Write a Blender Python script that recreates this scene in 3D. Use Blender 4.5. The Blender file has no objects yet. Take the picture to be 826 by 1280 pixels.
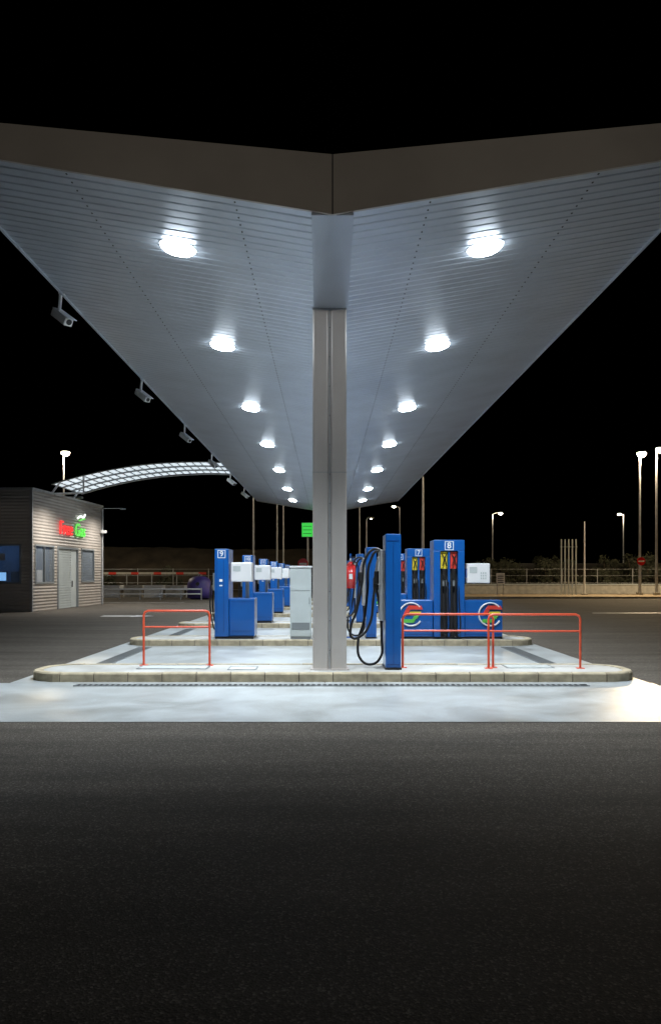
import bpy, bmesh, math, random
from math import radians, pi, sin, cos
from mathutils import Vector
random.seed(4)
S=bpy.context.scene
S.view_settings.view_transform='Standard'; S.view_settings.look='None'; S.view_settings.exposure=0

# ---------------------------------------------------------------- materials
def newmat(name):
    m=bpy.data.materials.new(name); m.use_nodes=True
    nt=m.node_tree; b=nt.nodes['Principled BSDF']; return m,nt,b
def mat(name,col,rough=.5,metal=0,var=.12,scale=3,bump=0,bscale=40,emit=0,ecol=None,coat=0):
    m,nt,b=newmat(name); N=nt.nodes; L=nt.links
    b.inputs['Roughness'].default_value=rough; b.inputs['Metallic'].default_value=metal
    tc=N.new('ShaderNodeTexCoord')
    n=N.new('ShaderNodeTexNoise'); n.inputs['Scale'].default_value=scale; n.inputs['Detail'].default_value=6
    L.new(tc.outputs['Object'],n.inputs['Vector'])
    r=N.new('ShaderNodeValToRGB'); r.color_ramp.elements[0].position=.3; r.color_ramp.elements[1].position=.7
    r.color_ramp.elements[0].color=[c*(1-var) for c in col]+[1]; r.color_ramp.elements[1].color=[min(1,c*(1+var)) for c in col]+[1]
    L.new(n.outputs['Fac'],r.inputs['Fac']); L.new(r.outputs['Color'],b.inputs['Base Color'])
    if bump:
        n2=N.new('ShaderNodeTexNoise'); n2.inputs['Scale'].default_value=bscale; n2.inputs['Detail'].default_value=4
        L.new(tc.outputs['Object'],n2.inputs['Vector'])
        bp=N.new('ShaderNodeBump'); bp.inputs['Strength'].default_value=bump; bp.inputs['Distance'].default_value=.02
        L.new(n2.outputs['Fac'],bp.inputs['Height']); L.new(bp.outputs['Normal'],b.inputs['Normal'])
    if emit:
        b.inputs['Emission Color'].default_value=list(ecol or col)+[1]; b.inputs['Emission Strength'].default_value=emit
    if coat: b.inputs['Coat Weight'].default_value=coat
    return m

def asphalt():
    m,nt,b=newmat('asphalt'); N=nt.nodes; L=nt.links
    tc=N.new('ShaderNodeTexCoord')
    v=N.new('ShaderNodeTexVoronoi'); v.inputs['Scale'].default_value=95; L.new(tc.outputs['Object'],v.inputs['Vector'])
    sp=N.new('ShaderNodeSeparateColor'); L.new(v.outputs['Color'],sp.inputs['Color'])
    r=N.new('ShaderNodeValToRGB'); e=r.color_ramp.elements
    e[0].position=0; e[0].color=(.050,.044,.037,1); e[1].position=1; e[1].color=(.20,.18,.15,1)
    x=e.new(.82); x.color=(.092,.081,.068,1)
    L.new(sp.outputs['Red'],r.inputs['Fac'])
    n=N.new('ShaderNodeTexNoise'); n.inputs['Scale'].default_value=.7; n.inputs['Detail'].default_value=8; n.inputs['Roughness'].default_value=.65
    mp=N.new('ShaderNodeMapping'); mp.inputs['Scale'].default_value=(.3,2.2,1); L.new(tc.outputs['Object'],mp.inputs['Vector']); L.new(mp.outputs['Vector'],n.inputs['Vector'])
    r2=N.new('ShaderNodeMapRange'); r2.inputs['From Min'].default_value=.3; r2.inputs['From Max'].default_value=.7; r2.inputs['To Min'].default_value=.66; r2.inputs['To Max'].default_value=1.32
    L.new(n.outputs['Fac'],r2.inputs['Value'])
    mx=N.new('ShaderNodeVectorMath'); mx.operation='SCALE'; L.new(r.outputs['Color'],mx.inputs[0]); L.new(r2.outputs['Result'],mx.inputs['Scale'])
    L.new(mx.outputs['Vector'],b.inputs['Base Color'])
    b.inputs['Roughness'].default_value=.88; b.inputs['Specular IOR Level'].default_value=.22
    bp=N.new('ShaderNodeBump'); bp.inputs['Strength'].default_value=.35; bp.inputs['Distance'].default_value=.006
    L.new(v.outputs['Distance'],bp.inputs['Height']); L.new(bp.outputs['Normal'],b.inputs['Normal'])
    return m
def concrete(name,base,rough=.42,lo=.62):
    m,nt,b=newmat(name); N=nt.nodes; L=nt.links
    tc=N.new('ShaderNodeTexCoord')
    n=N.new('ShaderNodeTexNoise'); n.inputs['Scale'].default_value=.9; n.inputs['Detail'].default_value=9; n.inputs['Roughness'].default_value=.7; n.inputs['Distortion'].default_value=.6
    L.new(tc.outputs['Object'],n.inputs['Vector'])
    r=N.new('ShaderNodeValToRGB'); e=r.color_ramp.elements
    e[0].position=.3; e[0].color=[base[0]*lo*1.04,base[1]*lo,base[2]*lo*.94,1]; e[1].position=.62; e[1].color=[c*1.08 for c in base]+[1]
    L.new(n.outputs['Fac'],r.inputs['Fac'])
    n2=N.new('ShaderNodeTexNoise'); n2.inputs['Scale'].default_value=60; n2.inputs['Detail'].default_value=3; L.new(tc.outputs['Object'],n2.inputs['Vector'])
    r2=N.new('ShaderNodeMapRange'); r2.inputs['To Min'].default_value=.85; r2.inputs['To Max'].default_value=1.12; L.new(n2.outputs['Fac'],r2.inputs['Value'])
    mx=N.new('ShaderNodeVectorMath'); mx.operation='SCALE'; L.new(r.outputs['Color'],mx.inputs[0]); L.new(r2.outputs['Result'],mx.inputs['Scale'])
    L.new(mx.outputs['Vector'],b.inputs['Base Color'])
    r3=N.new('ShaderNodeMapRange'); r3.inputs['To Min'].default_value=rough-.15; r3.inputs['To Max'].default_value=rough+.2; L.new(n.outputs['Fac'],r3.inputs['Value']); L.new(r3.outputs['Result'],b.inputs['Roughness'])
    bp=N.new('ShaderNodeBump'); bp.inputs['Strength'].default_value=.12; bp.inputs['Distance'].default_value=.01; L.new(n2.outputs['Fac'],bp.inputs['Height']); L.new(bp.outputs['Normal'],b.inputs['Normal'])
    return m
def cladding(name,col,pitch=.14,rough=.45,metal=.15):
    m,nt,b=newmat(name); N=nt.nodes; L=nt.links
    tc=N.new('ShaderNodeTexCoord'); sx=N.new('ShaderNodeSeparateXYZ'); L.new(tc.outputs['Object'],sx.inputs[0])
    mu=N.new('ShaderNodeMath'); mu.operation='MULTIPLY'; mu.inputs[1].default_value=2*pi/pitch; L.new(sx.outputs['Z'],mu.inputs[0])
    si=N.new('ShaderNodeMath'); si.operation='SINE'; L.new(mu.outputs[0],si.inputs[0])
    bp=N.new('ShaderNodeBump'); bp.inputs['Strength'].default_value=.6; bp.inputs['Distance'].default_value=.02; L.new(si.outputs[0],bp.inputs['Height']); L.new(bp.outputs['Normal'],b.inputs['Normal'])
    n=N.new('ShaderNodeTexNoise'); n.inputs['Scale'].default_value=1.5; L.new(tc.outputs['Object'],n.inputs['Vector'])
    r=N.new('ShaderNodeValToRGB'); r.color_ramp.elements[0].color=[c*.8 for c in col]+[1]; r.color_ramp.elements[1].color=[c*1.15 for c in col]+[1]; L.new(n.outputs['Fac'],r.inputs['Fac']); L.new(r.outputs['Color'],b.inputs['Base Color'])
    b.inputs['Roughness'].default_value=rough; b.inputs['Metallic'].default_value=metal
    return m

M_ASPH=asphalt()
M_CONC=concrete('concrete_slab_mat',(.41,.445,.46),.34)
M_ISL=concrete('island_concrete_mat',(.43,.44,.43),.6)
M_KERB=mat('kerb_stone_mat',(.42,.36,.25),.8,0,.25,6,.4,80)
M_KTOP=mat('kerb_gap_mat',(.13,.11,.09),.9)
M_EARTH=mat('earth_mat',(.05,.04,.028),.95,0,.5,.6,.6,3)
M_CEIL=mat('soffit_sheet_mat',(.50,.55,.62),.38,.6,.07,1.2)
M_BEAM=mat('beam_sheet_mat',(.42,.47,.55),.36,.55,.06,1)
M_FASC=mat('fascia_sheet_mat',(.36,.33,.29),.36,.3,.1,.8,.6,1.0)
M_COL=mat('column_sheet_mat',(.62,.58,.55),.34,.4,.05,1.5,.06,2)
M_DARK=mat('dark_gap_mat',(.02,.02,.022),.7)
M_BLK=mat('rubber_mat',(.012,.012,.013),.4)
M_BLUE=mat('blue_paint_mat',(.006,.10,.38),.3,0,.06,2,coat=.4)
M_DBLUE=mat('blue_paint_dark_mat',(.006,.05,.22),.35,0,.08,2)
M_RED=mat('red_paint_mat',(.66,.085,.035),.4,0,.12,5)
M_RED2=mat('extinguisher_red_mat',(.6,.02,.02),.25,0,.05,5,coat=.5)
M_WHITE=mat('white_paint_mat',(.78,.79,.8),.4,0,.03,3)
M_GREYP=mat('grey_paint_mat',(.5,.55,.55),.45,0,.06,3)
M_GREY2=mat('grey_dark_paint_mat',(.2,.22,.23),.5,0,.06,3)
M_STEEL=mat('galvanised_mat',(.42,.43,.44),.45,.5,.12,6)
M_YEL=mat('yellow_mat',(.75,.6,.04),.4,0,.04)
M_REDP=mat('red_panel_mat',(.7,.06,.04),.4,0,.04)
M_GRN=mat('green_mat',(.12,.5,.08),.4,0,.04)
M_LAMP=mat('lamp_glass_mat',(1,1,1),.3,0,.0,emit=62,ecol=(.82,.92,1))
M_LAMPRIM=mat('lamp_rim_mat',(.75,.77,.8),.35,0,.02)
M_SLAMP=mat('street_lamp_glass_mat',(1,1,1),.3,0,0,emit=60,ecol=(1,.85,.6))
M_LED=mat('led_green_mat',(.05,.5,.05),.4,0,0,emit=.6,ecol=(.08,1,.12))
M_SGNR=mat('sign_red_mat',(.7,.03,.03),.4,0,0,emit=1.3,ecol=(1,.03,.03))
M_SGNG=mat('sign_green_mat',(.1,.6,.1),.4,0,0,emit=.6,ecol=(.2,1,.12))
M_SGNW=mat('sign_white_mat',(.8,.8,.8),.4,0,0,emit=1.2,ecol=(.9,1,.95))
M_SCR=mat('monitor_mat',(.1,.3,.8),.3,0,0,emit=1.6,ecol=(.25,.55,1))
M_ROOM=mat('room_wall_mat',(.10,.2,.34),.8)
M_CLAD=cladding('kiosk_cladding_mat',(.42,.38,.34))
M_PANEL=mat('polycarbonate_glow_mat',(.75,.8,.82),.4,0,.15,1.2,emit=.85,ecol=(.8,.92,1))  # panel emission stands in for lamps lighting the arch underside
M_PURP=mat('purple_plastic_mat',(.06,.04,.2),.5)
M_JERS=mat('barrier_concrete_mat',(.45,.43,.38),.8,0,.2,3)
M_LEAF=mat('leaf_mat',(.045,.05,.03),.7,0,.5,.7)
M_BARK=mat('bark_mat',(.08,.06,.04),.9)
def glass():
    m,nt,b=newmat('window_glass_mat'); b.inputs['Base Color'].default_value=(.3,.35,.4,1); b.inputs['Roughness'].default_value=.03; b.inputs['Alpha'].default_value=.3; return m
M_GLASS=glass()

# ---------------------------------------------------------------- helpers
def link(o,parent=None):
    S.collection.objects.link(o)
    if parent: o.parent=parent
    return o
def empty(name,loc=(0,0,0),rotz=0):
    o=bpy.data.objects.new(name,None); o.empty_display_size=.3; o.location=loc; o.rotation_euler=(0,0,rotz); return link(o)
def mesh(name,v,f,m,parent=None,smooth=False):
    me=bpy.data.meshes.new(name); me.from_pydata(v,[],f); me.update()
    bm=bmesh.new(); bm.from_mesh(me); bmesh.ops.recalc_face_normals(bm,faces=bm.faces); bm.to_mesh(me); bm.free()
    for x in (m if isinstance(m,(list,tuple)) else [m]): me.materials.append(x)
    if smooth:
        for p in me.polygons: p.use_smooth=True
    return link(bpy.data.objects.new(name,me),parent)
BF=[(0,1,2,3),(7,6,5,4),(0,4,5,1),(1,5,6,2),(2,6,7,3),(3,7,4,0)]
def boxv(x0,x1,y0,y1,z0,z1): return [(x0,y0,z0),(x1,y0,z0),(x1,y1,z0),(x0,y1,z0),(x0,y0,z1),(x1,y0,z1),(x1,y1,z1),(x0,y1,z1)]
def box(name,x0,x1,y0,y1,z0,z1,m,parent=None,bev=0):
    o=mesh(name,boxv(x0,x1,y0,y1,z0,z1),BF,m,parent)
    if bev:
        b=o.modifiers.new('b','BEVEL'); b.width=bev; b.segments=2; b.limit_method='ANGLE'
    return o
def boxes(name,lst,m,parent=None,bev=0):
    v=[];f=[]
    for b in lst:
        k=len(v); v+=boxv(*b); f+=[tuple(i+k for i in q) for q in BF]
    o=mesh(name,v,f,m,parent)
    if bev:
        b=o.modifiers.new('b','BEVEL'); b.width=bev; b.segments=2; b.limit_method='ANGLE'
    return o
def curve(name,paths,r,m,parent=None,smooth=True,cyclic=False,taper=None):
    c=bpy.data.curves.new(name,'CURVE'); c.dimensions='3D'; c.bevel_depth=r; c.bevel_resolution=3; c.resolution_u=8; c.use_fill_caps=True
    for pts in paths:
        if smooth:
            s=c.splines.new('BEZIER'); s.bezier_points.add(len(pts)-1)
            for p,q in zip(s.bezier_points,pts): p.co=q; p.handle_left_type=p.handle_right_type='AUTO'
        else:
            s=c.splines.new('POLY'); s.points.add(len(pts)-1)
            for i,(p,q) in enumerate(zip(s.points,pts)):
                p.co=(*q,1)
                if taper: p.radius=taper[i]
        s.use_cyclic_u=cyclic
    c.materials.append(m)
    return link(bpy.data.objects.new(name,c),parent)
def cyl(name,p,r1,r2,h,m,parent=None,n=24,axis='Z'):
    v=[];f=[]
    for k,(r,z) in enumerate(((r1,0),(r2,h))):
        for i in range(n):
            a=2*pi*i/n; q=(r*cos(a),r*sin(a),z)
            if axis=='X': q=(q[2],q[0],q[1])
            if axis=='Y': q=(q[0],q[2],q[1])
            v.append((p[0]+q[0],p[1]+q[1],p[2]+q[2]))
    f=[(i,(i+1)%n,n+(i+1)%n,n+i) for i in range(n)]+[tuple(range(n))[::-1],tuple(range(n,2*n))]
    o=mesh(name,v,f,m,parent)
    for pl in o.data.polygons: pl.use_smooth=len(pl.vertices)==4
    return o
def text(name,s,loc,rot,size,m,parent=None,ext=.004,align='CENTER',shear=0,off=0):
    c=bpy.data.curves.new(name,'FONT'); c.body=s; c.size=size; c.extrude=ext; c.align_x=align; c.align_y='CENTER'; c.shear=shear; c.offset=off
    c.materials.append(m); o=bpy.data.objects.new(name,c); o.location=loc; o.rotation_euler=rot; return link(o,parent)
FRONT=(pi/2,0,0)

# ---------------------------------------------------------------- ground
mesh('ground',[(-700,-60,-.01),(700,-60,-.01),(700,900,-.01),(-700,900,-.01)],[(0,1,2,3)],M_EARTH)
mesh('asphalt_road',[(-60,-50,0),(60,-50,0),(60,62,0),(-60,62,0)],[(0,1,2,3)],M_ASPH)
ys=[8.65]+[11.75+6*i for i in range(0,8)]
v=[];f=[]
for n_,(a,b) in enumerate(zip(ys[:-1],ys[1:])):
    xs=[-5.0,4.78] if n_==0 else [-4.65,-.02,4.75]
    for c,d in zip(xs[:-1],xs[1:]):
        k=len(v); g=.005
        v+=[(c+g,a+g,.006),(d-g,a+g,.006),(d-g,b-g,.006),(c+g,b-g,.006)]; f.append((k,k+1,k+2,k+3))
mesh('concrete_forecourt',v,f,M_CONC)
def drain(x0,x1,y0,y1,along):
    e=empty('drain_channel',((x0+x1)/2,(y0+y1)/2,0)); w=(x1-x0)/2; h=(y1-y0)/2
    mesh('channel',[(-w,-h,.010),(w,-h,.010),(w,h,.010),(-w,h,.010)],[(0,1,2,3)],M_DARK,e)
    L=[]
    if along=='X':
        n=int((x1-x0)/.08)
        for i in range(n): L.append((-w+i*.08,-w+i*.08+.03,-h,h,.011,.018))
        L+=[(-w,w,-h-.012,-h,.007,.02),(-w,w,h,h+.012,.007,.02)]
    else:
        n=int((y1-y0)/.08)
        for i in range(n): L.append((-w,w,-h+i*.08,-h+i*.08+.025,.011,.018))
        L+=[(-w-.012,-w,-h,h,.007,.02),(w,w+.012,-h,h,.007,.02)]
    boxes('grate_bars',L,M_GREY2,e)
drain(-3.6,3.75,11.40,11.54,'X')
for i in range(6):
    for x in (-3.95,3.95): drain(x-.13,x+.13,13.5+6*i,17.5+6*i,'Y')

# ---------------------------------------------------------------- pump islands
def island(y0,y1):
    x0,x1=-4.5,4.7; H=.14; yc=(y0+y1)/2
    e=empty('pump_island',(0,yc,0)); hh=(y1-y0)/2
    R=.55
    def arc(cx,cy,a0,a1,n): return [(cx+R*cos(a0+(a1-a0)*i/n),cy+R*sin(a0+(a1-a0)*i/n)) for i in range(n+1)]
    segs=[]
    L=x1-x0-2*R; nb=round(L/.5)
    for i in range(nb):
        a=x0+R+L*i/nb; b=x0+R+L*(i+1)/nb
        segs.append([(a,-hh),(b,-hh)]); segs.append([(b,hh),(a,hh)])
    for (cx,cy,a0) in ((x0+R,-hh+R,pi),(x1-R,-hh+R,1.5*pi),(x1-R,hh-R,0),(x0+R,hh-R,.5*pi)):
        A=arc(cx,cy,a0,a0+pi/2,8); segs.append(A[:5]); segs.append(A[4:])
    if hh>R:
        segs.append([(x0,hh-R),(x0,-hh+R)]); segs.append([(x1,-hh+R),(x1,hh-R)])
    v=[];f=[]
    for s in segs:
        s=[Vector((p[0],p[1])) for p in s]
        d0=(s[1]-s[0]).normalized(); d1=(s[-1]-s[-2]).normalized()
        s[0]=s[0]+d0*.007; s[-1]=s[-1]-d1*.007
        k=len(v); m=len(s); dz=random.uniform(-.003,.003)
        for i,p in enumerate(s):
            t=(s[min(i+1,m-1)]-s[max(i-1,0)]).normalized(); nrm=Vector((-t.y,t.x))
            q=p+nrm*.14; c=p+nrm*.02
            v+=[(p.x,p.y,0),(p.x,p.y,H-.02+dz),(c.x,c.y,H+dz),(q.x,q.y,H+dz),(q.x,q.y,0)]
        for i in range(m-1):
            a=k+5*i;b=a+5
            for j in range(5): f.append((a+j,a+(j+1)%5,b+(j+1)%5,b+j))
        f.append(tuple(k+j for j in range(5))); f.append(tuple(k+5*(m-1)+j for j in range(5))[::-1])
    mesh('kerb_stones',v,f,M_KERB,e)
    def outline(R2):
        P=[]
        for (cx,cy,a0) in ((x0+R,-hh+R,pi),(x1-R,-hh+R,1.5*pi),(x1-R,hh-R,0),(x0+R,hh-R,.5*pi)):
            P+=[(cx+R2*cos(a0+pi/2*i/8),cy+R2*sin(a0+pi/2*i/8)) for i in range(9)]
        return P
    P=outline(R-.13); n=len(P)
    mesh('island_top',[(a,b,H-.008) for a,b in P],[tuple(range(n))],M_ISL,e)
    P=outline(R-.012)
    v=[(a,b,.0) for a,b in P]+[(a,b,H-.022) for a,b in P]
    mesh('kerb_mortar',v,[(i,(i+1)%n,n+(i+1)%n,n+i) for i in range(n)]+[tuple(range(n,2*n))],M_KTOP,e)
    return e
IY=[11.85+6*i for i in range(7)]
for y in IY: island(y,y+1.3)
TOP=.133

# ---------------------------------------------------------------- canopy
CX=.07; HW=4.62; Y0=9.1; Y1=53; ZC=5.7; SL=.168
can=empty('station_canopy',(CX,0,0))
for s in (-1,1):
    x0,x1=.21,HW
    prof=[]
    y=Y0+.0
    while y<Y1-.2:
        prof+=[(y,0),(y+.012,-.009),(y+.165,-.009),(y+.177,0),(y+.180,.02),(y+.197,.02)]
        y+=.2
    v=[];f=[]
    for (yy,dz) in prof:
        v+=[(s*x0,yy,ZC+SL*x0+dz),(s*x1,yy,ZC+SL*x1+dz)]
    for i in range(len(prof)-1): f.append((2*i,2*i+1,2*i+3,2*i+2))
    mesh('ribbed_soffit',v,f,M_CEIL,can)
    L=[]
    for xx in (1.12,3.05):
        y=Y0+.09
        while y<Y1-.3:
            z=ZC+SL*xx-.009
            L.append((s*xx-.009,s*xx+.009,y-.014,y+.014,z-.006,z)); y+=.2
    boxes('soffit_screws',L,M_DARK,can)
    for nm,ya,yb in (('front_fascia',Y0-.04,Y0-.001),('rear_fascia',Y1+.001,Y1+.04)):
        P=[(0.002*s,ZC-.02),(s*(HW+.03),ZC+SL*HW-.03),(s*(HW+.03),6.80),(0.002*s,6.36)]
        v=[(a,ya,b) for a,b in P]+[(a,yb,b) for a,b in P]
        mesh(nm,v,BF,M_FASC,can)
    P=[(s*HW+s*.002,ZC+SL*HW-.03),(s*(HW+.04),ZC+SL*HW-.03),(s*(HW+.04),6.80),(s*HW+s*.002,6.80)]
    v=[(a,Y0,b) for a,b in P]+[(a,Y1,b) for a,b in P]
    mesh('eave_trim',v,BF,M_CEIL,can)
    mesh('roof_sheet',[(0,Y0,6.35),(s*HW,Y0,6.78),(s*HW,Y1,6.78),(0,Y1,6.35)],[(0,1,2,3)],M_STEEL,can)
box('valley_seam',-.007,.007,Y0-.046,Y0-.0405,ZC-.02,6.36,M_DARK,can)
v=[(-.24,Y0,5.685),(.24,Y0,5.685),(.26,12.27,5.685),(-.26,12.27,5.685),(-.24,Y0,5.78),(.24,Y0,5.78),(.26,12.27,5.78),(-.26,12.27,5.78)]
mesh('valley_beam_front',v,BF,M_BEAM,can)
box('valley_beam',-.26,.26,12.27,Y1,5.685,5.78,M_BEAM,can)
LY=[10.85,15.5,21.3,27.3,34.0,41.5,47.8]
def bowl(name,x,y,z,parent):
    n=28;v=[];f=[]; R=.23
    rings=[(R,0),(R*.97,-.022),(R*.85,-.045),(R*.6,-.06),(R*.25,-.068)]
    for r,dz in rings:
        for i in range(n): a=2*pi*i/n; v.append((x+r*cos(a),y+r*sin(a),z+dz))
    for k in range(len(rings)-1):
        for i in range(n): f.append((k*n+i,k*n+(i+1)%n,(k+1)*n+(i+1)%n,(k+1)*n+i))
    f.append(tuple((len(rings)-1)*n+i for i in range(n)))
    return mesh(name,v,f,M_LAMP,parent,True)
for s in (-1,1):
    for k_,y in enumerate(LY):
        x=s*2.08+.0; z=ZC+SL*2.08-.012
        e=empty('canopy_downlight',(CX+x,y,z)); e.rotation_euler=(0,-s*math.atan(SL),0)
        cyl('housing_ring',(0,0,-.006),.255,.26,.03,M_LAMPRIM,e,32)
        bowl('lamp_bowl',0,0,-.007,e)
        l=bpy.data.lights.new('lamp','SPOT'); l.energy=1900 if k_==0 else 1600; l.color=(.88,.95,1); l.spot_size=radians(106 if k_==0 else 122); l.spot_blend=1; l.shadow_soft_size=.16
        o=bpy.data.objects.new('lamp_light',l); o.location=(0,0,-.26); link(o,e)

for i,y in enumerate(IY):
    e=empty('canopy_column',(CX-.02,y+.42,TOP)); H=5.685-TOP
    box('casing_left',-.26,-.022,0,.42,0,H,M_COL,e,.02)
    box('casing_right',.022,.26,0,.42,0,H,M_COL,e,.02)
    box('centre_channel',-.022,.022,.015,.4,0,H,M_COL,e)
    box('centre_cover',-.012,.012,.004,.0149,.02,H-.02,M_STEEL,e)
    boxes('joint_bands',[(-.263,.263,-.003,.423,3.03,3.042),(-.263,.263,-.003,.423,H-.03,H-.001)],M_STEEL,e)
    L=[(-.006,.006,-.004,.004,z*.45+.3,z*.45+.312) for z in range(12)]
    boxes('rivets',L,M_DARK,e)
    box('base_plate',-.3,.3,-.03,.46,-.004,.02,M_COL,e,.005)

for y in (13.9,20,26.1,32.3,38.6,45):
    e=empty('security_camera',(CX-HW-.06,y,6.46)); e.scale=(1.25,1.25,1.25)
    curve('bracket',[[(0.03,0,.05),(0,0,0),(-.02,0,-.26)]],.024,M_WHITE,e,smooth=False)
    box('mount',-.02,.06,-.04,.04,.0,.1,M_WHITE,e)
    h=empty('head'); h.parent=e; h.location=(.02,0,-.31); h.rotation_euler=(radians(32),0,radians(50))
    box('housing',-.065,.065,-.2,.2,-.06,.05,M_WHITE,h,.015)
    box('sunshade',-.075,.075,-.26,.18,.052,.065,M_WHITE,h,.004)
    cyl('lens',(0,-.21,0),.04,.04,.012,M_BLK,h,axis='Y')

# ---------------------------------------------------------------- pumps
def logo(parent,x,y,z,R=.26):
    pts=[(x+R*cos(a),y,z+R*sin(a)) for a in [radians(t) for t in range(40,326,15)]]
    curve('logo_ring',[pts],.018,M_WHITE,parent)
    def para(nm,pp,m):
        v=[(x+a,y-.012,z+b) for a,b in pp]+[(x+a,y+.012,z+b) for a,b in pp]; n=len(pp)
        mesh(nm,v,[tuple(range(n)),tuple(range(n,2*n))[::-1]]+[(i,(i+1)%n,n+(i+1)%n,n+i) for i in range(n)],m,parent)
    para('logo_bar_red',[(-.12,.11),(.27,.11),(.23,.20),(-.05,.20)],M_REDP)
    para('logo_bar_side',[(-.17,0),(-.12,.105),(-.02,.105),(-.07,0)],M_REDP)
    para('logo_bar_green',[(-.2,-.19),(.06,-.19),(.11,-.11),(-.18,-.11)],M_GRN)
    para('logo_bar_green_side',[(.03,-.105),(.13,-.105),(.2,.0),(.1,.0)],M_GRN)
    para('logo_bar_mid',[(-.04,.01),(.22,.01),(.23,.06),(-.02,.06)],M_YEL)
def plate(e,num,x,y,z,w=.1):
    boxes('number_frame',[(x-w,x+w,y-.006,y-.001,z+w-.015,z+w),(x-w,x+w,y-.006,y-.001,z-w,z-w+.015),(x-w,x-w+.015,y-.006,y-.001,z-w+.015,z+w-.015),(x+w-.015,x+w,y-.006,y-.001,z-w+.015,z+w-.015)],M_WHITE,e)
    text('number',num,(x,y-.006,z),FRONT,w*1.9 if len(num)<2 else w*1.45,M_WHITE,e,off=.003)
def pump_big(x,y,num):
    e=empty('fuel_pump',(x,y,TOP))
    box('plinth',-1.12,1.22,.02,.6,0,.05,M_BLK,e)
    box('cabinet_left',-1.12,-.36,0,.62,.05,.88,M_BLUE,e,.02)
    box('cabinet_right',.36,1.22,0,.62,.05,.88,M_BLUE,e,.02)
    boxes('tower_frame',[(-.35,-.2,-.06,.6,.05,2.0),(.2,.35,-.06,.6,.05,2.0),(-.35,.35,-.06,.6,2.0,2.25)],M_BLUE,e,.012)
    box('tower_recess',-.199,.199,.08,.5,.05,1.998,M_DARK,e)
    boxes('tower_divider',[(-.02,.02,-.03,.08,.05,1.99)],M_BLUE,e)
    plate(e,num,0,-.06,2.12)
    for k,(xx,m) in enumerate(((-.11,M_YEL),(.11,M_REDP))):
        box('grade_panel',xx-.07,xx+.07,.0,.079,1.60,1.98,m,e)
        curve('nozzle',[[(xx-.05,-.03,1.93),(xx+.02,-.05,1.8),(xx+.05,-.06,1.66)],[(xx+.05,-.03,1.93),(xx,-.05,1.8),(xx-.04,-.05,1.66)]],.012,M_BLK,e)
        box('nozzle_body',xx-.04,xx+.04,-.05,.039,1.36,1.6,M_BLK,e,.01)
        box('holster',xx-.055,xx+.055,-.02,.079,1.2,1.35,M_GREY2,e,.01)
    L=[]
    for xx,b in ((-.16,.12),(-.09,.2),(.07,.08),(.15,.18)):
        L.append([(xx,-.02,1.4),(xx-.015,-.09,1.0),(xx,-.12,.5),(xx+.02,-.11,b),(xx+.06,-.1,b-.04),(xx+.09,-.09,b+.06),(xx+.08,-.07,.7),(xx+.07,-.04,1.3)])
    curve('hoses',L,.016,M_BLK,e)
    box('display_arm',.355,.42,.1,.2,1.4,1.6,M_DBLUE,e)
    box('display_housing',.42,.94,0,.3,1.27,1.72,M_WHITE,e,.02)
    box('display_screen',.47,.64,-.006,-.001,1.50,1.64,M_GREYP,e)
    boxes('display_keys',[(.72+.05*i,.75+.05*i,-.006,-.001,1.36+.06*j,1.40+.06*j) for i in range(3) for j in range(3)],M_GREYP,e)
    boxes('cabinet_trim',[(-1.10,-.37,-.004,-.0005,.10,.115),(.37,1.2,-.004,-.0005,.10,.115)],M_DBLUE,e)
    logo(e,-.86,-.016,.56); logo(e,.94,-.016,.56)
    return e
def pump_small(x,y,num):
    e=empty('fuel_pump',(x,y,TOP))
    box('tower',-.16,.16,0,.85,.05,2.05,M_BLUE,e,.015)
    box('plinth',-.15,.72,.02,.83,0,.05,M_BLK,e)
    plate(e,num,0,0,1.93,.09)
    boxes('tower_grooves',[(.04,.055,-.004,-.0005,.15,1.8),(-.12,-.105,-.004,-.0005,.15,1.8)],M_DBLUE,e)
    boxes('tower_labels',[(-.05,.02,-.004,-.0005,1.3,1.36),(-.05,.02,-.004,-.0005,1.2,1.23)],M_WHITE,e)
    box('cabinet',.162,.74,.1,.8,.05,.92,M_BLUE,e,.02)
    boxes('cabinet_louvres',[(.2,.70,.093,.099,.15+.02,.16+.02),(.2,.7,.093,.099,.84,.85)],M_DBLUE,e)
    box('cabinet_post',.5,.58,.4,.5,.92,1.3,M_GREY2,e)
    box('display_housing',.2,.68,.1,.5,1.3,1.74,M_WHITE,e,.02)
    box('display_screen',.25,.42,.093,.099,1.54,1.66,M_GREYP,e)
    boxes('nozzle_holsters',[(-.22,-.161,.15,.3,1.1,1.5),(-.22,-.161,.5,.65,1.1,1.5)],M_GREY2,e,.01)
    curve('hoses',[[(-.19,.22,1.5),(-.28,.25,1.2),(-.24,.3,.3),(-.2,.4,.2),(-.18,.45,1.0)],[(-.19,.57,1.5),(-.27,.6,1.2),(-.24,.65,.35),(-.2,.7,.3),(-.18,.75,1.0)]],.016,M_BLK,e)
    return e
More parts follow.
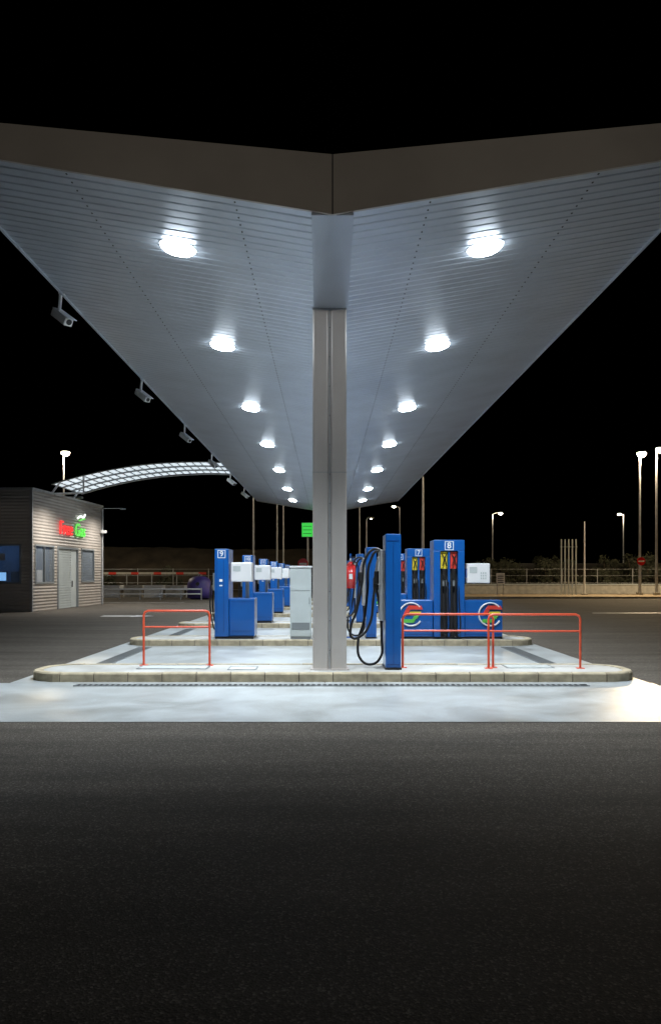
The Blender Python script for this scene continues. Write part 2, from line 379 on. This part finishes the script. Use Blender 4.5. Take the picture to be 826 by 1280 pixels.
def pump_slab(x,y):
    e=empty('truck_fuel_pump',(x,y,TOP))
    box('body',-.12,.115,0,.62,.03,2.09,M_BLUE,e,.012)
    box('plinth',-.13,.125,-.01,.63,0,.03,M_BLK,e)
    boxes('body_seams',[(-.1,.095,-.004,-.0005,1.98,1.99),(-.1,.095,-.004,-.0005,.08,.09),(-.004,.004,-.004,-.0005,.09,1.98)],M_DBLUE,e)
    box('nozzle_panel',-.20,-.121,.06,.56,.75,1.85,M_STEEL,e,.01)
    boxes('meter_panels',[(-.215,-.201,.1,.3,1.3,1.75),(-.215,-.201,.34,.52,1.3,1.75)],M_WHITE,e,.004)
    boxes('nozzle_body',[(-.29,-.2015,.12,.18,1.32,1.52),(-.29,-.2015,.4,.46,1.22,1.42)],M_BLK,e,.012)
    curve('nozzle_spout',[[(-.25,.15,1.5),(-.24,.15,1.66),(-.2,.15,1.74)],[(-.25,.43,1.4),(-.24,.43,1.56),(-.2,.43,1.64)]],.016,M_STEEL,e)
    zt=TOP
    A=[(.886,1.944),(.738,1.994),(.615,1.883),(.54,1.45),(.455,1.02),(.37,.776),(.394,.616),(.54,.653),(.664,.837),(.72,1.207),(.75,1.5)]
    B=[(.90,1.82),(.81,1.97),(.69,1.82),(.64,1.33),(.578,.837),(.49,.53),(.54,.247),(.70,.18),(.84,.284),(.86,.59),(.83,1.08),(.77,1.4)]
    curve('hoses',[[(a-1.02,.12+.004*i,b-zt) for i,(a,b) in enumerate(A)],[(a-1.02,.42-.01*i,b-zt) for i,(a,b) in enumerate(B)]],.021,M_BLK,e)
    return e
for i,y in enumerate(IY):
    pump_slab(1.03,y+.45)
    if i>0:
        pump_big(2.78,y+.35,str(9-i))
        pump_small(-2.38,y+.35,str(8+i))

e=empty('electrical_cabinet',(-.58,17.85+.2,TOP))
box('body',-.24,.24,0,.4,.06,1.62,M_GREYP,e,.015); box('plinth',-.23,.23,.01,.39,0,.06,M_GREY2,e)
box('lower_door',-.20,.20,-.006,-.001,.22,.38,M_GREY2,e); boxes('door_seams',[(-.22,.22,-.004,-.0005,1.1,1.108),(.19,.2,-.02,-.001,.8,.95)],M_GREY2,e)
box('roof_cap',-.26,.26,-.02,.42,1.62,1.66,M_WHITE,e,.01)
for (x,y) in ((.56,18.5),(.56,24.5)):
    e=empty('fire_extinguisher',(x,y,TOP))
    curve('stand',[[(0,.1,0),(0,.1,1.95)]],.025,M_BLUE,e,smooth=False)
    box('stand_foot',-.15,.15,-.05,.25,0,.015,M_BLUE,e)
    cyl('cylinder',(0,-.02,1.15),.11,.11,.52,M_RED2,e); cyl('shoulder',(0,-.02,1.67),.11,.035,.09,M_RED2,e)
    cyl('valve',(0,-.02,1.76),.025,.025,.08,M_STEEL,e)
    boxes('handle',[(-.03,.12,-.035,-.005,1.82,1.84),(-.03,.11,-.035,-.005,1.86,1.88)],M_BLK,e)
    curve('hose',[[(.03,-.02,1.8),(.15,-.02,1.7),(.16,-.02,1.4),(.13,-.02,1.25)]],.013,M_BLK,e)
    box('label',-.04,.04,-.134,-.1305,1.36,1.48,M_WHITE,e)

def railing(x0,x1,y,h=.88):
    e=empty('crash_railing',(x0,y,TOP)); w=x1-x0; r=.07
    P=[(0,0,0),(0,0,h-r),(r*.3,0,h-r*.3),(r,0,h),(w-r,0,h),(w-r*.3,0,h-r*.3),(w,0,h-r),(w,0,0)]
    curve('hoop',[P],.019,M_RED,e,smooth=False)
    curve('mid_rail',[[(0,0,h-.26),(w,0,h-.26)]],.015,M_RED,e,smooth=False)
    boxes('feet',[(-.06,.06,-.05,.05,-.004,.010),(w-.06,w+.06,-.05,.05,-.004,.010)],M_RED,e,.003)
railing(-2.94,-1.88,12.9)
railing(1.2,2.62,12.6,.84); railing(2.53,3.96,12.5,.84)
for (x,y,w) in ((-2.4,12.62,1.05),(-1.3,12.5,.4),(3.2,12.75,.7)):
    e=empty('access_cover',(x,y,TOP))
    box('lid',-w/2,w/2,-.2,.2,-.001,.006,M_GREYP,e); boxes('rim',[(-w/2-.02,-w/2-.001,-.22,.22,-.001,.009),(w/2+.001,w/2+.02,-.22,.22,-.001,.009),(-w/2,w/2,-.22,-.201,-.001,.009),(-w/2,w/2,.201,.22,-.001,.009)],M_GREY2,e)

# ---------------------------------------------------------------- kiosk
K=empty('service_kiosk',(-12.5,34,0),-math.atan(.46/9))
H=5.2
def wallY(y0,y1,z0,z1): return (-.2,0,y0,y1,z0,z1)
side=[wallY(0,9,2.9,H),wallY(0,.3,0,2.9),wallY(2.4,2.8,0,2.9),wallY(.3,2.4,0,1.2),wallY(5.43,5.87,0,2.9),wallY(5.87,7.74,0,1.2),wallY(7.74,9,0,2.9)]
boxes('side_wall',side,M_CLAD,K)
front=[(-10,-.201,-.0,.2,2.9,H),(-.45,-.201,0,.2,0,2.9),(-10,-.45,0,.2,0,1.2),(-10,-6,0,.2,1.2,2.9)]
boxes('front_wall',front,M_CLAD,K)
box('corner_trim',-.08,.03,-.03,.08,0,H+.02,M_STEEL,K)
box('rear_wall',-10,-.201,8.8,9,0,H,M_CLAD,K); box('left_wall',-10.2,-10.001,0,9,0,H,M_CLAD,K)
box('roof',-10.25,.06,-.06,9.06,H,H+.1,M_STEEL,K); box('interior_floor',-9.9,-.21,.21,8.7,.01,.05,M_GREY2,K)
box('interior_partition',-9.9,-.22,3.2,3.3,.05,3.2,M_ROOM,K); box('interior_partition_b',-9.9,-.22,5.5,5.6,.05,3.2,M_ROOM,K)
box('ceiling',-9.9,-.22,.22,8.7,3.2,3.25,M_ROOM,K)
def frameY(nm,y0,y1,z0,z1):
    boxes(nm,[(-.1,.03,y0,y0+.07,z0,z1),(-.1,.03,y1-.07,y1,z0,z1),(-.1,.03,y0+.07,y1-.07,z0,z0+.07),(-.1,.03,y0+.07,y1-.07,z1-.07,z1)],M_GREY2,K)
    box('window_pane',-.06,-.05,y0+.07,y1-.07,z0+.07,z1-.07,M_GLASS,K)
frameY('window_frame',.3,2.4,1.2,2.9); frameY('window_frame',5.87,7.74,1.2,2.9)
boxes('window_mullion',[(-.08,.02,1.33,1.37,1.27,2.83)],M_GREY2,K)
boxes('door_frame',[(-.1,.04,2.8,2.9,0,2.9),(-.1,.04,5.33,5.43,0,2.9),(-.1,.04,2.9,5.33,2.8,2.9)],M_GREY2,K)
boxes('roller_shutter',[(-.08,-.03,2.9,4.6,.02+.12*i,.11+.12*i) for i in range(23)]+[(-.1,-.081,2.9,4.6,0,2.8)],M_GREYP,K)
box('door_leaf',-.09,-.04,4.62,5.33,.02,2.78,M_GREYP,K); box('door_handle',-.04,.0,4.7,4.74,1.0,1.3,M_BLK,K)
box('front_window_frame',-6,-.45,-.02,.04,1.2,1.28,M_GREY2,K); box('front_window_frame_top',-6,-.45,-.02,.04,2.82,2.9,M_GREY2,K)
boxes('front_mullions',[(-.53,-.45,-.02,.04,1.28,2.82),(-3.2,-3.1,-.02,.04,1.28,2.82)],M_GREY2,K)
box('front_pane',-6,-.53,.06,.07,1.28,2.82,M_GLASS,K)
box('desk',-4,-.6,.6,1.3,1.0,1.05,M_WHITE,K)
for x in (-.95,-1.75):
    box('monitor',x-.3,x+.3,.8,.84,1.3,1.72,M_BLK,K); box('monitor_screen',x-.27,x+.27,.792,.798,1.33,1.69,M_SCR if x<-1.5 else M_ROOM,K)
box('shelf_side',-1.2,-.4,1.5,2.2,.05,1.8,M_WHITE,K)
boxes('notices',[(-2.6,-2.3,.075,.08,1.9,2.3),(-1.6,-1.2,.075,.08,2.2,2.5)],M_WHITE,K)
def plight(nm,loc,en,col,parent=None,r=.1):
    l=bpy.data.lights.new(nm,'POINT'); l.energy=en; l.color=col; l.shadow_soft_size=r; o=bpy.data.objects.new(nm,l); o.location=loc; return link(o,parent)
plight('room_lamp',(-2.5,1.8,2.9),22,(.4,.62,1),K); plight('room_lamp_b',(-1.5,7,2.9),14,(.7,.8,.9),K)
RX=(pi/2,0,pi/2)
text('sign_letters_red','Free',(.07,2.9,3.75),RX,.9,M_SGNR,K,.03,'LEFT',.1)
text('sign_letters_green','Gas',(.07,4.85,3.75),RX,.9,M_SGNG,K,.03,'LEFT',.1)
curve('sign_flame',[[(.08,5.2,4.35),(.08,5.6,4.48),(.08,6.0,4.45),(.08,6.2,4.6)]],.05,M_SGNW,K); curve('sign_flame_green',[[(.08,5.4,4.25),(.08,5.8,4.32),(.08,6.2,4.38)]],.03,M_SGNG,K)
box('wall_camera',.05,.35,8.6,8.75,3.8,3.95,M_WHITE,K,.02)
curve('downpipe',[[(.06,8.9,0),(.06,8.9,5.1)]],.05,M_STEEL,K,smooth=False)
for y,z in ((1.3,4.9),(7.5,4.9)):  # spots and their fixtures added to brighten the kiosk side wall
    l=bpy.data.lights.new('wall_fill_spot','SPOT'); l.energy=800; l.color=(1,.94,.86); l.spot_size=radians(165); l.spot_blend=1; l.shadow_soft_size=.05
    o=bpy.data.objects.new('wall_fill_spot',l); o.location=(1.6,y,z); link(o,K)
    curve('wall_fill_arm',[[(0,y,z+.12),(1.6,y,z+.12)]],.015,M_STEEL,K,smooth=False); box('wall_fill_head',1.48,1.72,y-.1,y+.1,z+.05,z+.12,M_GREY2,K)

A=empty('arched_walkway_canopy',(0,0,0))
arc=[(-12.35,5.70),(-11.3,6.0),(-10.2,6.26),(-9.1,6.46),(-8.0,6.60),(-6.9,6.68),(-5.8,6.71),(-4.75,6.68)]
def lerp(t):
    t=t*(len(arc)-1); i=min(int(t),len(arc)-2); u=t-i
    p0=arc[max(i-1,0)];p1=arc[i];p2=arc[i+1];p3=arc[min(i+2,len(arc)-1)]
    return tuple(.5*((2*b)+(-a+c)*u+(2*a-5*b+4*c-d)*u*u+(-a+3*b-3*c+d)*u**3) for a,b,c,d in zip(p0,p1,p2,p3))
NS=22; ya,yb=36,40.4
v=[];f=[]
for i in range(NS):
    for j in range(3):
        t0=(i+.07)/NS; t1=(i+.93)/NS; p=lerp(t0); q=lerp(t1); y0=ya+.12+j*1.42; y1=y0+1.3
        k=len(v); v+=[(p[0],y0,p[1]),(q[0],y0,q[1]),(q[0],y1,q[1]),(p[0],y1,p[1])]; f.append((k,k+1,k+2,k+3))
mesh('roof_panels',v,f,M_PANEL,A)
P=[lerp(i/40) for i in range(41)]
curve('edge_beams',[[(x,y,z-.04) for x,z in P] for y in (ya,ya+1.47,ya+2.89,yb)],.035,M_STEEL,A,smooth=False)
curve('purlins',[[(lerp(i/NS)[0],ya,lerp(i/NS)[1]-.02),(lerp(i/NS)[0],yb,lerp(i/NS)[1]-.02)] for i in range(NS+1)],.02,M_STEEL,A,smooth=False)
curve('support_struts',[[(-12.5,36.3,5.2),(-12.1,36.3,5.75)],[(-12.5,39.3,5.2),(-12.1,39.3,5.75)],[(-12.5,36.3,5.25),(-11.0,36.3,5.3),(-11.0,36.3,6.05)]],.05,M_WHITE,A,smooth=False)

# ---------------------------------------------------------------- street lamps
def street_lamp(x,y,h,arm=.9,en=0,col=(1,.82,.55),r=.09,gs=.16):
    e=empty('street_lamp',(x,y,0))
    curve('pole',[[(0,0,0),(0,0,h*.5),(0,0,h)]],r,M_STEEL,e,smooth=False,taper=[1.2,.9,.6])
    curve('arm',[[(0,0,h-.1),(arm*.5,-.1,h+.12),(arm,-.2,h+.15)]],r*.5,M_STEEL,e)
    box('head',arm-.1,arm+.45,-.35,-.05,h+.08,h+.2,M_GREY2,e,.03)
    n=12;v=[];f=[]
    for k,(rr,dz) in enumerate(((gs,0),(gs*.8,-gs*.5),(gs*.3,-gs*.8))):
        for i in range(n): a=2*pi*i/n; v.append((arm+.2+rr*cos(a),-.2+rr*sin(a)*.8,h+.08+dz))
    for k in range(2):
        for i in range(n): f.append((k*n+i,k*n+(i+1)%n,(k+1)*n+(i+1)%n,(k+1)*n+i))
    f.append(tuple(2*n+i for i in range(n)))
    mesh('lamp_glass',v,f,M_SLAMP,e,True)
    box('base',-.2,.2,-.2,.2,0,.3,M_JERS,e,.02)
    if en: plight('lamp_light',(arm+.2,-.2,h-.35),en,col,e,.12)
    return e
street_lamp(23.0,58.8,10.4,-.15,4200,(1,.76,.46),gs=.34)
street_lamp(23.9,58.0,10.6,.0,3800,(1,.76,.46),gs=.34)
street_lamp(-20.0,61,10.8,.0,3000,(1,.86,.62),gs=.34)
street_lamp(23.2,112,10.1,.9,900,gs=.28,r=.12)
street_lamp(44.5,120,10.6,-.9,900,gs=.28,r=.12)
street_lamp(8.7,95,9.6,-.9,0,gs=.2)
for (x,y,h) in ((-5.55,61,7.6),(-4.3,70,8.0),(-3.75,70,8.2),(2.9,70,8),(3.5,70,6.4)):
    street_lamp(x,y,h,.2,0,gs=.07,r=.08)
# added, unseen fill spots on made-up masts behind the viewpoint, brightening the fascia
for x,en in ((-13,2800),(16,4600)):
    e=empty('fascia_fill_mast',(x,-30,0)); curve('pole',[[(0,0,0),(0,0,8)]],.1,M_STEEL,e,smooth=False,taper=[1.3,.7]); box('base',-.25,.25,-.25,.25,0,.25,M_JERS,e)
    h=empty('head'); h.parent=e; h.location=(0,0,8.1)
    d=Vector((CX-x*.02,9,10.2))-Vector((x,-30,8.1)); h.rotation_euler=d.to_track_quat('-Z','Y').to_euler()
    box('fill_housing',-.25,.25,-.2,.2,0,.16,M_GREY2,h,.02); box('fill_face',-.22,.22,-.17,.17,-.008,-.001,M_SGNW,h)
    l=bpy.data.lights.new('fascia_fill_spot','SPOT'); l.energy=en; l.color=(1,.92,.82); l.spot_size=radians(21); l.spot_blend=.7; l.shadow_soft_size=.15
    o=bpy.data.objects.new('fascia_fill_spot',l); o.location=(0,0,-.1); link(o,h)
e=empty('lamp_mast',(7.1,59,0)); curve('pole',[[(0,0,0),(0,0,8.8)]],.09,M_STEEL,e,smooth=False,taper=[1.3,.7]); box('base',-.2,.2,-.2,.2,0,.3,M_JERS,e)
box('cap',-.06,.06,-.06,.06,8.8,8.9,M_GREY2,e)
e=empty('flagpole',(19.0,59,0)); curve('pole',[[(0,0,0),(0,0,5.5)]],.06,M_WHITE,e,smooth=False,taper=[1.2,.6]); box('base',-.2,.2,-.2,.2,0,.2,M_JERS,e)
e=empty('post_screen',(17.3,59,0))
boxes('posts',[(i*.27-.04,i*.27+.04,-.04,.04,.0,4.2) for i in range(5)],M_GREYP,e); boxes('rails',[(-.1,1.2,.042,.08,1,1.08),(-.1,1.2,.042,.08,3.6,3.68)],M_GREY2,e)
def round_sign(x,y,z,r,m,name='traffic_sign'):
    e=empty(name,(x,y,0)); curve('post',[[(0,.05,0),(0,.05,z+r*.8)]],.03,M_STEEL,e,smooth=False)
    cyl('disc',(0,0,z),r,r,.02,m,e,axis='Y'); box('bar',-r*.7,r*.7,-.008,-.002,z-r*.15,z+r*.15,M_WHITE,e); return e
round_sign(22.6,57.5,2.55,.3,M_RED2); round_sign(-1.75,60,2.4,.4,M_RED2)
e=empty('information_sign',(12.6,58,0)); box('panel',-.3,.3,-.02,.02,.9,1.7,M_WHITE,e,.01); boxes('lines',[(-.22,.22,-.026,-.021,1.0+.15*i,1.05+.15*i) for i in range(4)],M_DARK,e)
boxes('legs',[(-.25,-.2,.021,.06,0,1.6),(.2,.25,.021,.06,0,1.6)],M_STEEL,e)
e=empty('led_price_sign',(-1.4,60,0)); box('panel',-.47,.42,0,.2,4.4,5.5,M_GREY2,e); box('led_face',-.43,.38,-.01,-.002,4.44,5.46,M_LED,e)
boxes('led_text_gaps',[(-.36,.3,-.016,-.011,4.64+.28*i,4.68+.28*i) for i in range(3)],M_DARK,e)
curve('post',[[(0,.25,0),(0,.25,5.2)]],.07,M_STEEL,e,smooth=False)

# ---------------------------------------------------------------- background
def embank(name,x0,x1,y,h,depth,m,seed,nx=90):
    rnd=random.Random(seed); v=[];f=[]; ny=6
    for i in range(nx+1):
        x=x0+(x1-x0)*i/nx; hh=h*(.95+.03*sin(i*.13+seed)+rnd.uniform(-.01,.01))
        for j in range(ny+1):
            t=j/ny; v.append((x,y+depth*t+rnd.uniform(-.3,.3),-.02+hh*(t*t*(3-2*t))+rnd.uniform(-.05,.05)*(j>0)))
    for i in range(nx):
        for j in range(ny): a=i*(ny+1)+j; f.append((a,a+ny+1,a+ny+2,a+1))
    return mesh(name,v,f,m,None,True)
embank('embankment',-60,2,74,4.6,9,M_EARTH,1)
embank('embankment',2,110,84,3.2,12,M_EARTH,2)
e=empty('boundary_wall',(0,0,0))
boxes('wall',[(10,60,66,66.3,0,.75)],M_JERS,e); boxes('coping',[(9.95,60,65.95,66.35,.75,.83)],M_GREYP,e)
e=empty('guardrail',(0,0,0))
boxes('beam',[(-30,-7.5,62.9,62.95,.45,.75)],M_WHITE,e,.02); boxes('posts',[(-30+i*1.5,-29.9+i*1.5,62.96,63.06,0,.75) for i in range(15)],M_STEEL,e)
e=empty('guardrail',(0,0,0))
boxes('beam',[(-15.8,-8,50.9,50.95,.62,.72),(-15.8,-8,50.9,50.95,.32,.4)],M_WHITE,e,.01); boxes('posts',[(-15.8+i*1.3,-15.72+i*1.3,50.96,51.04,0,.74) for i in range(7)],M_STEEL,e)
for i in range(6):
    x=-16.6+i*1.5+random.uniform(-.1,.1); e=empty('concrete_barrier',(x,56+random.uniform(-.6,.6),0),random.uniform(-.25,.25))
    P=[(-.3,0),(.3,0),(.3,.08),(.12,.32),(.08,.85),(-.08,.85),(-.12,.32),(-.3,.08)]; n=len(P)
    v=[(-.65,a,b) for a,b in P]+[(.65,a,b) for a,b in P]
    mesh('barrier_body',v,[tuple(range(n)),tuple(range(n,2*n))[::-1]]+[(k,(k+1)%n,n+(k+1)%n,n+k) for k in range(n)],M_WHITE if i%2 else M_JERS,e)
e=empty('plank_barrier',(-18,64,0))
for i in range(14):
    box('plank',i*.6,i*.6+.6,0,.04,1.6,1.78,M_REDP if i%3==1 else M_JERS,e)
boxes('legs',[(i*2,i*2+.08,.041,.1,0,1.7) for i in range(5)],M_STEEL,e)
e=empty('recycling_container',(-8.2,51.8,0))
v=[];f=[];n=20; rings=[(.78,.08),(.8,.5),(.78,1.0),(.66,1.3),(.42,1.45),(.15,1.5)]
for r,z in rings:
    for i in range(n): a=2*pi*i/n; v.append((r*cos(a),r*sin(a),z))
for k in range(len(rings)-1):
    for i in range(n): f.append((k*n+i,k*n+(i+1)%n,(k+1)*n+(i+1)%n,(k+1)*n+i))
f+=[tuple(range(n))[::-1],tuple((len(rings)-1)*n+i for i in range(n))]
mesh('shell',v,f,M_PURP,e,True); cyl('foot',(0,0,0),.6,.6,.08,M_BLK,e); cyl('opening',(0,-.79,1.0),.12,.12,.1,M_BLK,e,axis='Y')
curve('lifting_ring',[[(-.1,0,1.49),(0,0,1.64),(.1,0,1.49)]],.02,M_STEEL,e)
e=empty('wire_fence',(0,0,0))
L=[[(x,68,0),(x,68,2.1)] for x in range(-40,62,3)]
curve('fence_posts',L,.035,M_STEEL,e,smooth=False); curve('fence_wires',[[(-40,68,z),(61,68,z)] for z in (.3,.9,1.5,2.05)],.012,M_STEEL,e,smooth=False)
def shrubs(name,items,seed):
    rnd=random.Random(seed); e=empty(name,(0,0,0)); v=[];f=[]; br=[]
    for (x,y,r,h) in items:
        cl=[(x+rnd.uniform(-r,r)*.8,y+rnd.uniform(-r,r)*.8,h*rnd.uniform(.25,.95),r*rnd.uniform(.25,.5)) for _ in range(10)]
        for c in cl:
            br.append([(x,y,0),((x+c[0])/2+rnd.uniform(-.1,.1),(y+c[1])/2,c[2]*.45),(c[0],c[1],c[2])])
            for _ in range(70):
                d=Vector((rnd.gauss(0,1),rnd.gauss(0,1),rnd.gauss(0,.8))).normalized()*c[3]*rnd.uniform(.5,1.15)
                p=Vector(c[:3])+d; p.z=max(p.z,.05)
                a=Vector((rnd.uniform(-1,1),rnd.uniform(-1,1),rnd.uniform(-1,1))).normalized()*rnd.uniform(.08,.2); b=a.orthogonal().normalized()*.07
                k=len(v); v+=[tuple(p-a),tuple(p+b),tuple(p+a),tuple(p-b)]; f.append((k,k+1,k+2,k+3))
    mesh('foliage',v,f,M_LEAF,e); curve('branches',br,.03,M_BARK,e,smooth=False)
rnd=random.Random(9)
shrubs('shrubbery',[(rnd.uniform(15,40),rnd.uniform(72,82),rnd.uniform(.9,2.0),rnd.uniform(1.5,3.4)) for _ in range(26)],5)
shrubs('shrubbery',[(rnd.uniform(-30,12),rnd.uniform(70,74),rnd.uniform(.7,1.5),rnd.uniform(1.0,2.2)) for _ in range(16)],6)
def sheet(name,pts,m,z=.005): return mesh(name,[(a,b,z) for a,b in pts],[tuple(range(len(pts)))],m)
sheet('road_arrow_marking',[(-8.6,30.4),(-7.4,30.4),(-7.4,30.1),(-6.6,30.7),(-7.4,31.3),(-7.4,31.0),(-8.6,31.0)],M_WHITE)
sheet('road_line_marking',[(11,33.0),(24,33.0),(24,33.25),(11,33.25)],M_WHITE)
sheet('road_line_marking',[(-30,45.0),(-8,45.0),(-8,45.2),(-30,45.2)],M_WHITE)
box('verge_kerb',5.5,60,53,53.15,0,.13,M_KERB)
sheet('verge_pavement',[(5.5,53.16),(60,53.16),(60,61),(5.5,61)],concrete('verge_mat',(.34,.27,.18),.8),.1)

# ---------------------------------------------------------------- world & camera
w=bpy.data.worlds.new('World'); S.world=w; w.use_nodes=True; nt=w.node_tree
sky=nt.nodes.new('ShaderNodeTexSky'); sky.sky_type='NISHITA'; sky.sun_disc=False; sky.sun_elevation=radians(-6); sky.sun_rotation=radians(120)
bg=nt.nodes['Background']; nt.links.new(sky.outputs['Color'],bg.inputs['Color']); bg.inputs['Strength'].default_value=.004
cam=bpy.data.cameras.new('camera'); co=bpy.data.objects.new('camera',cam); S.collection.objects.link(co)
cam.sensor_fit='VERTICAL'; cam.sensor_height=36; cam.lens=28.125; cam.shift_y=.061; cam.shift_x=.004
cam.clip_end=2000; co.location=(0,0,1.6); co.rotation_euler=(pi/2,0,0); S.camera=co
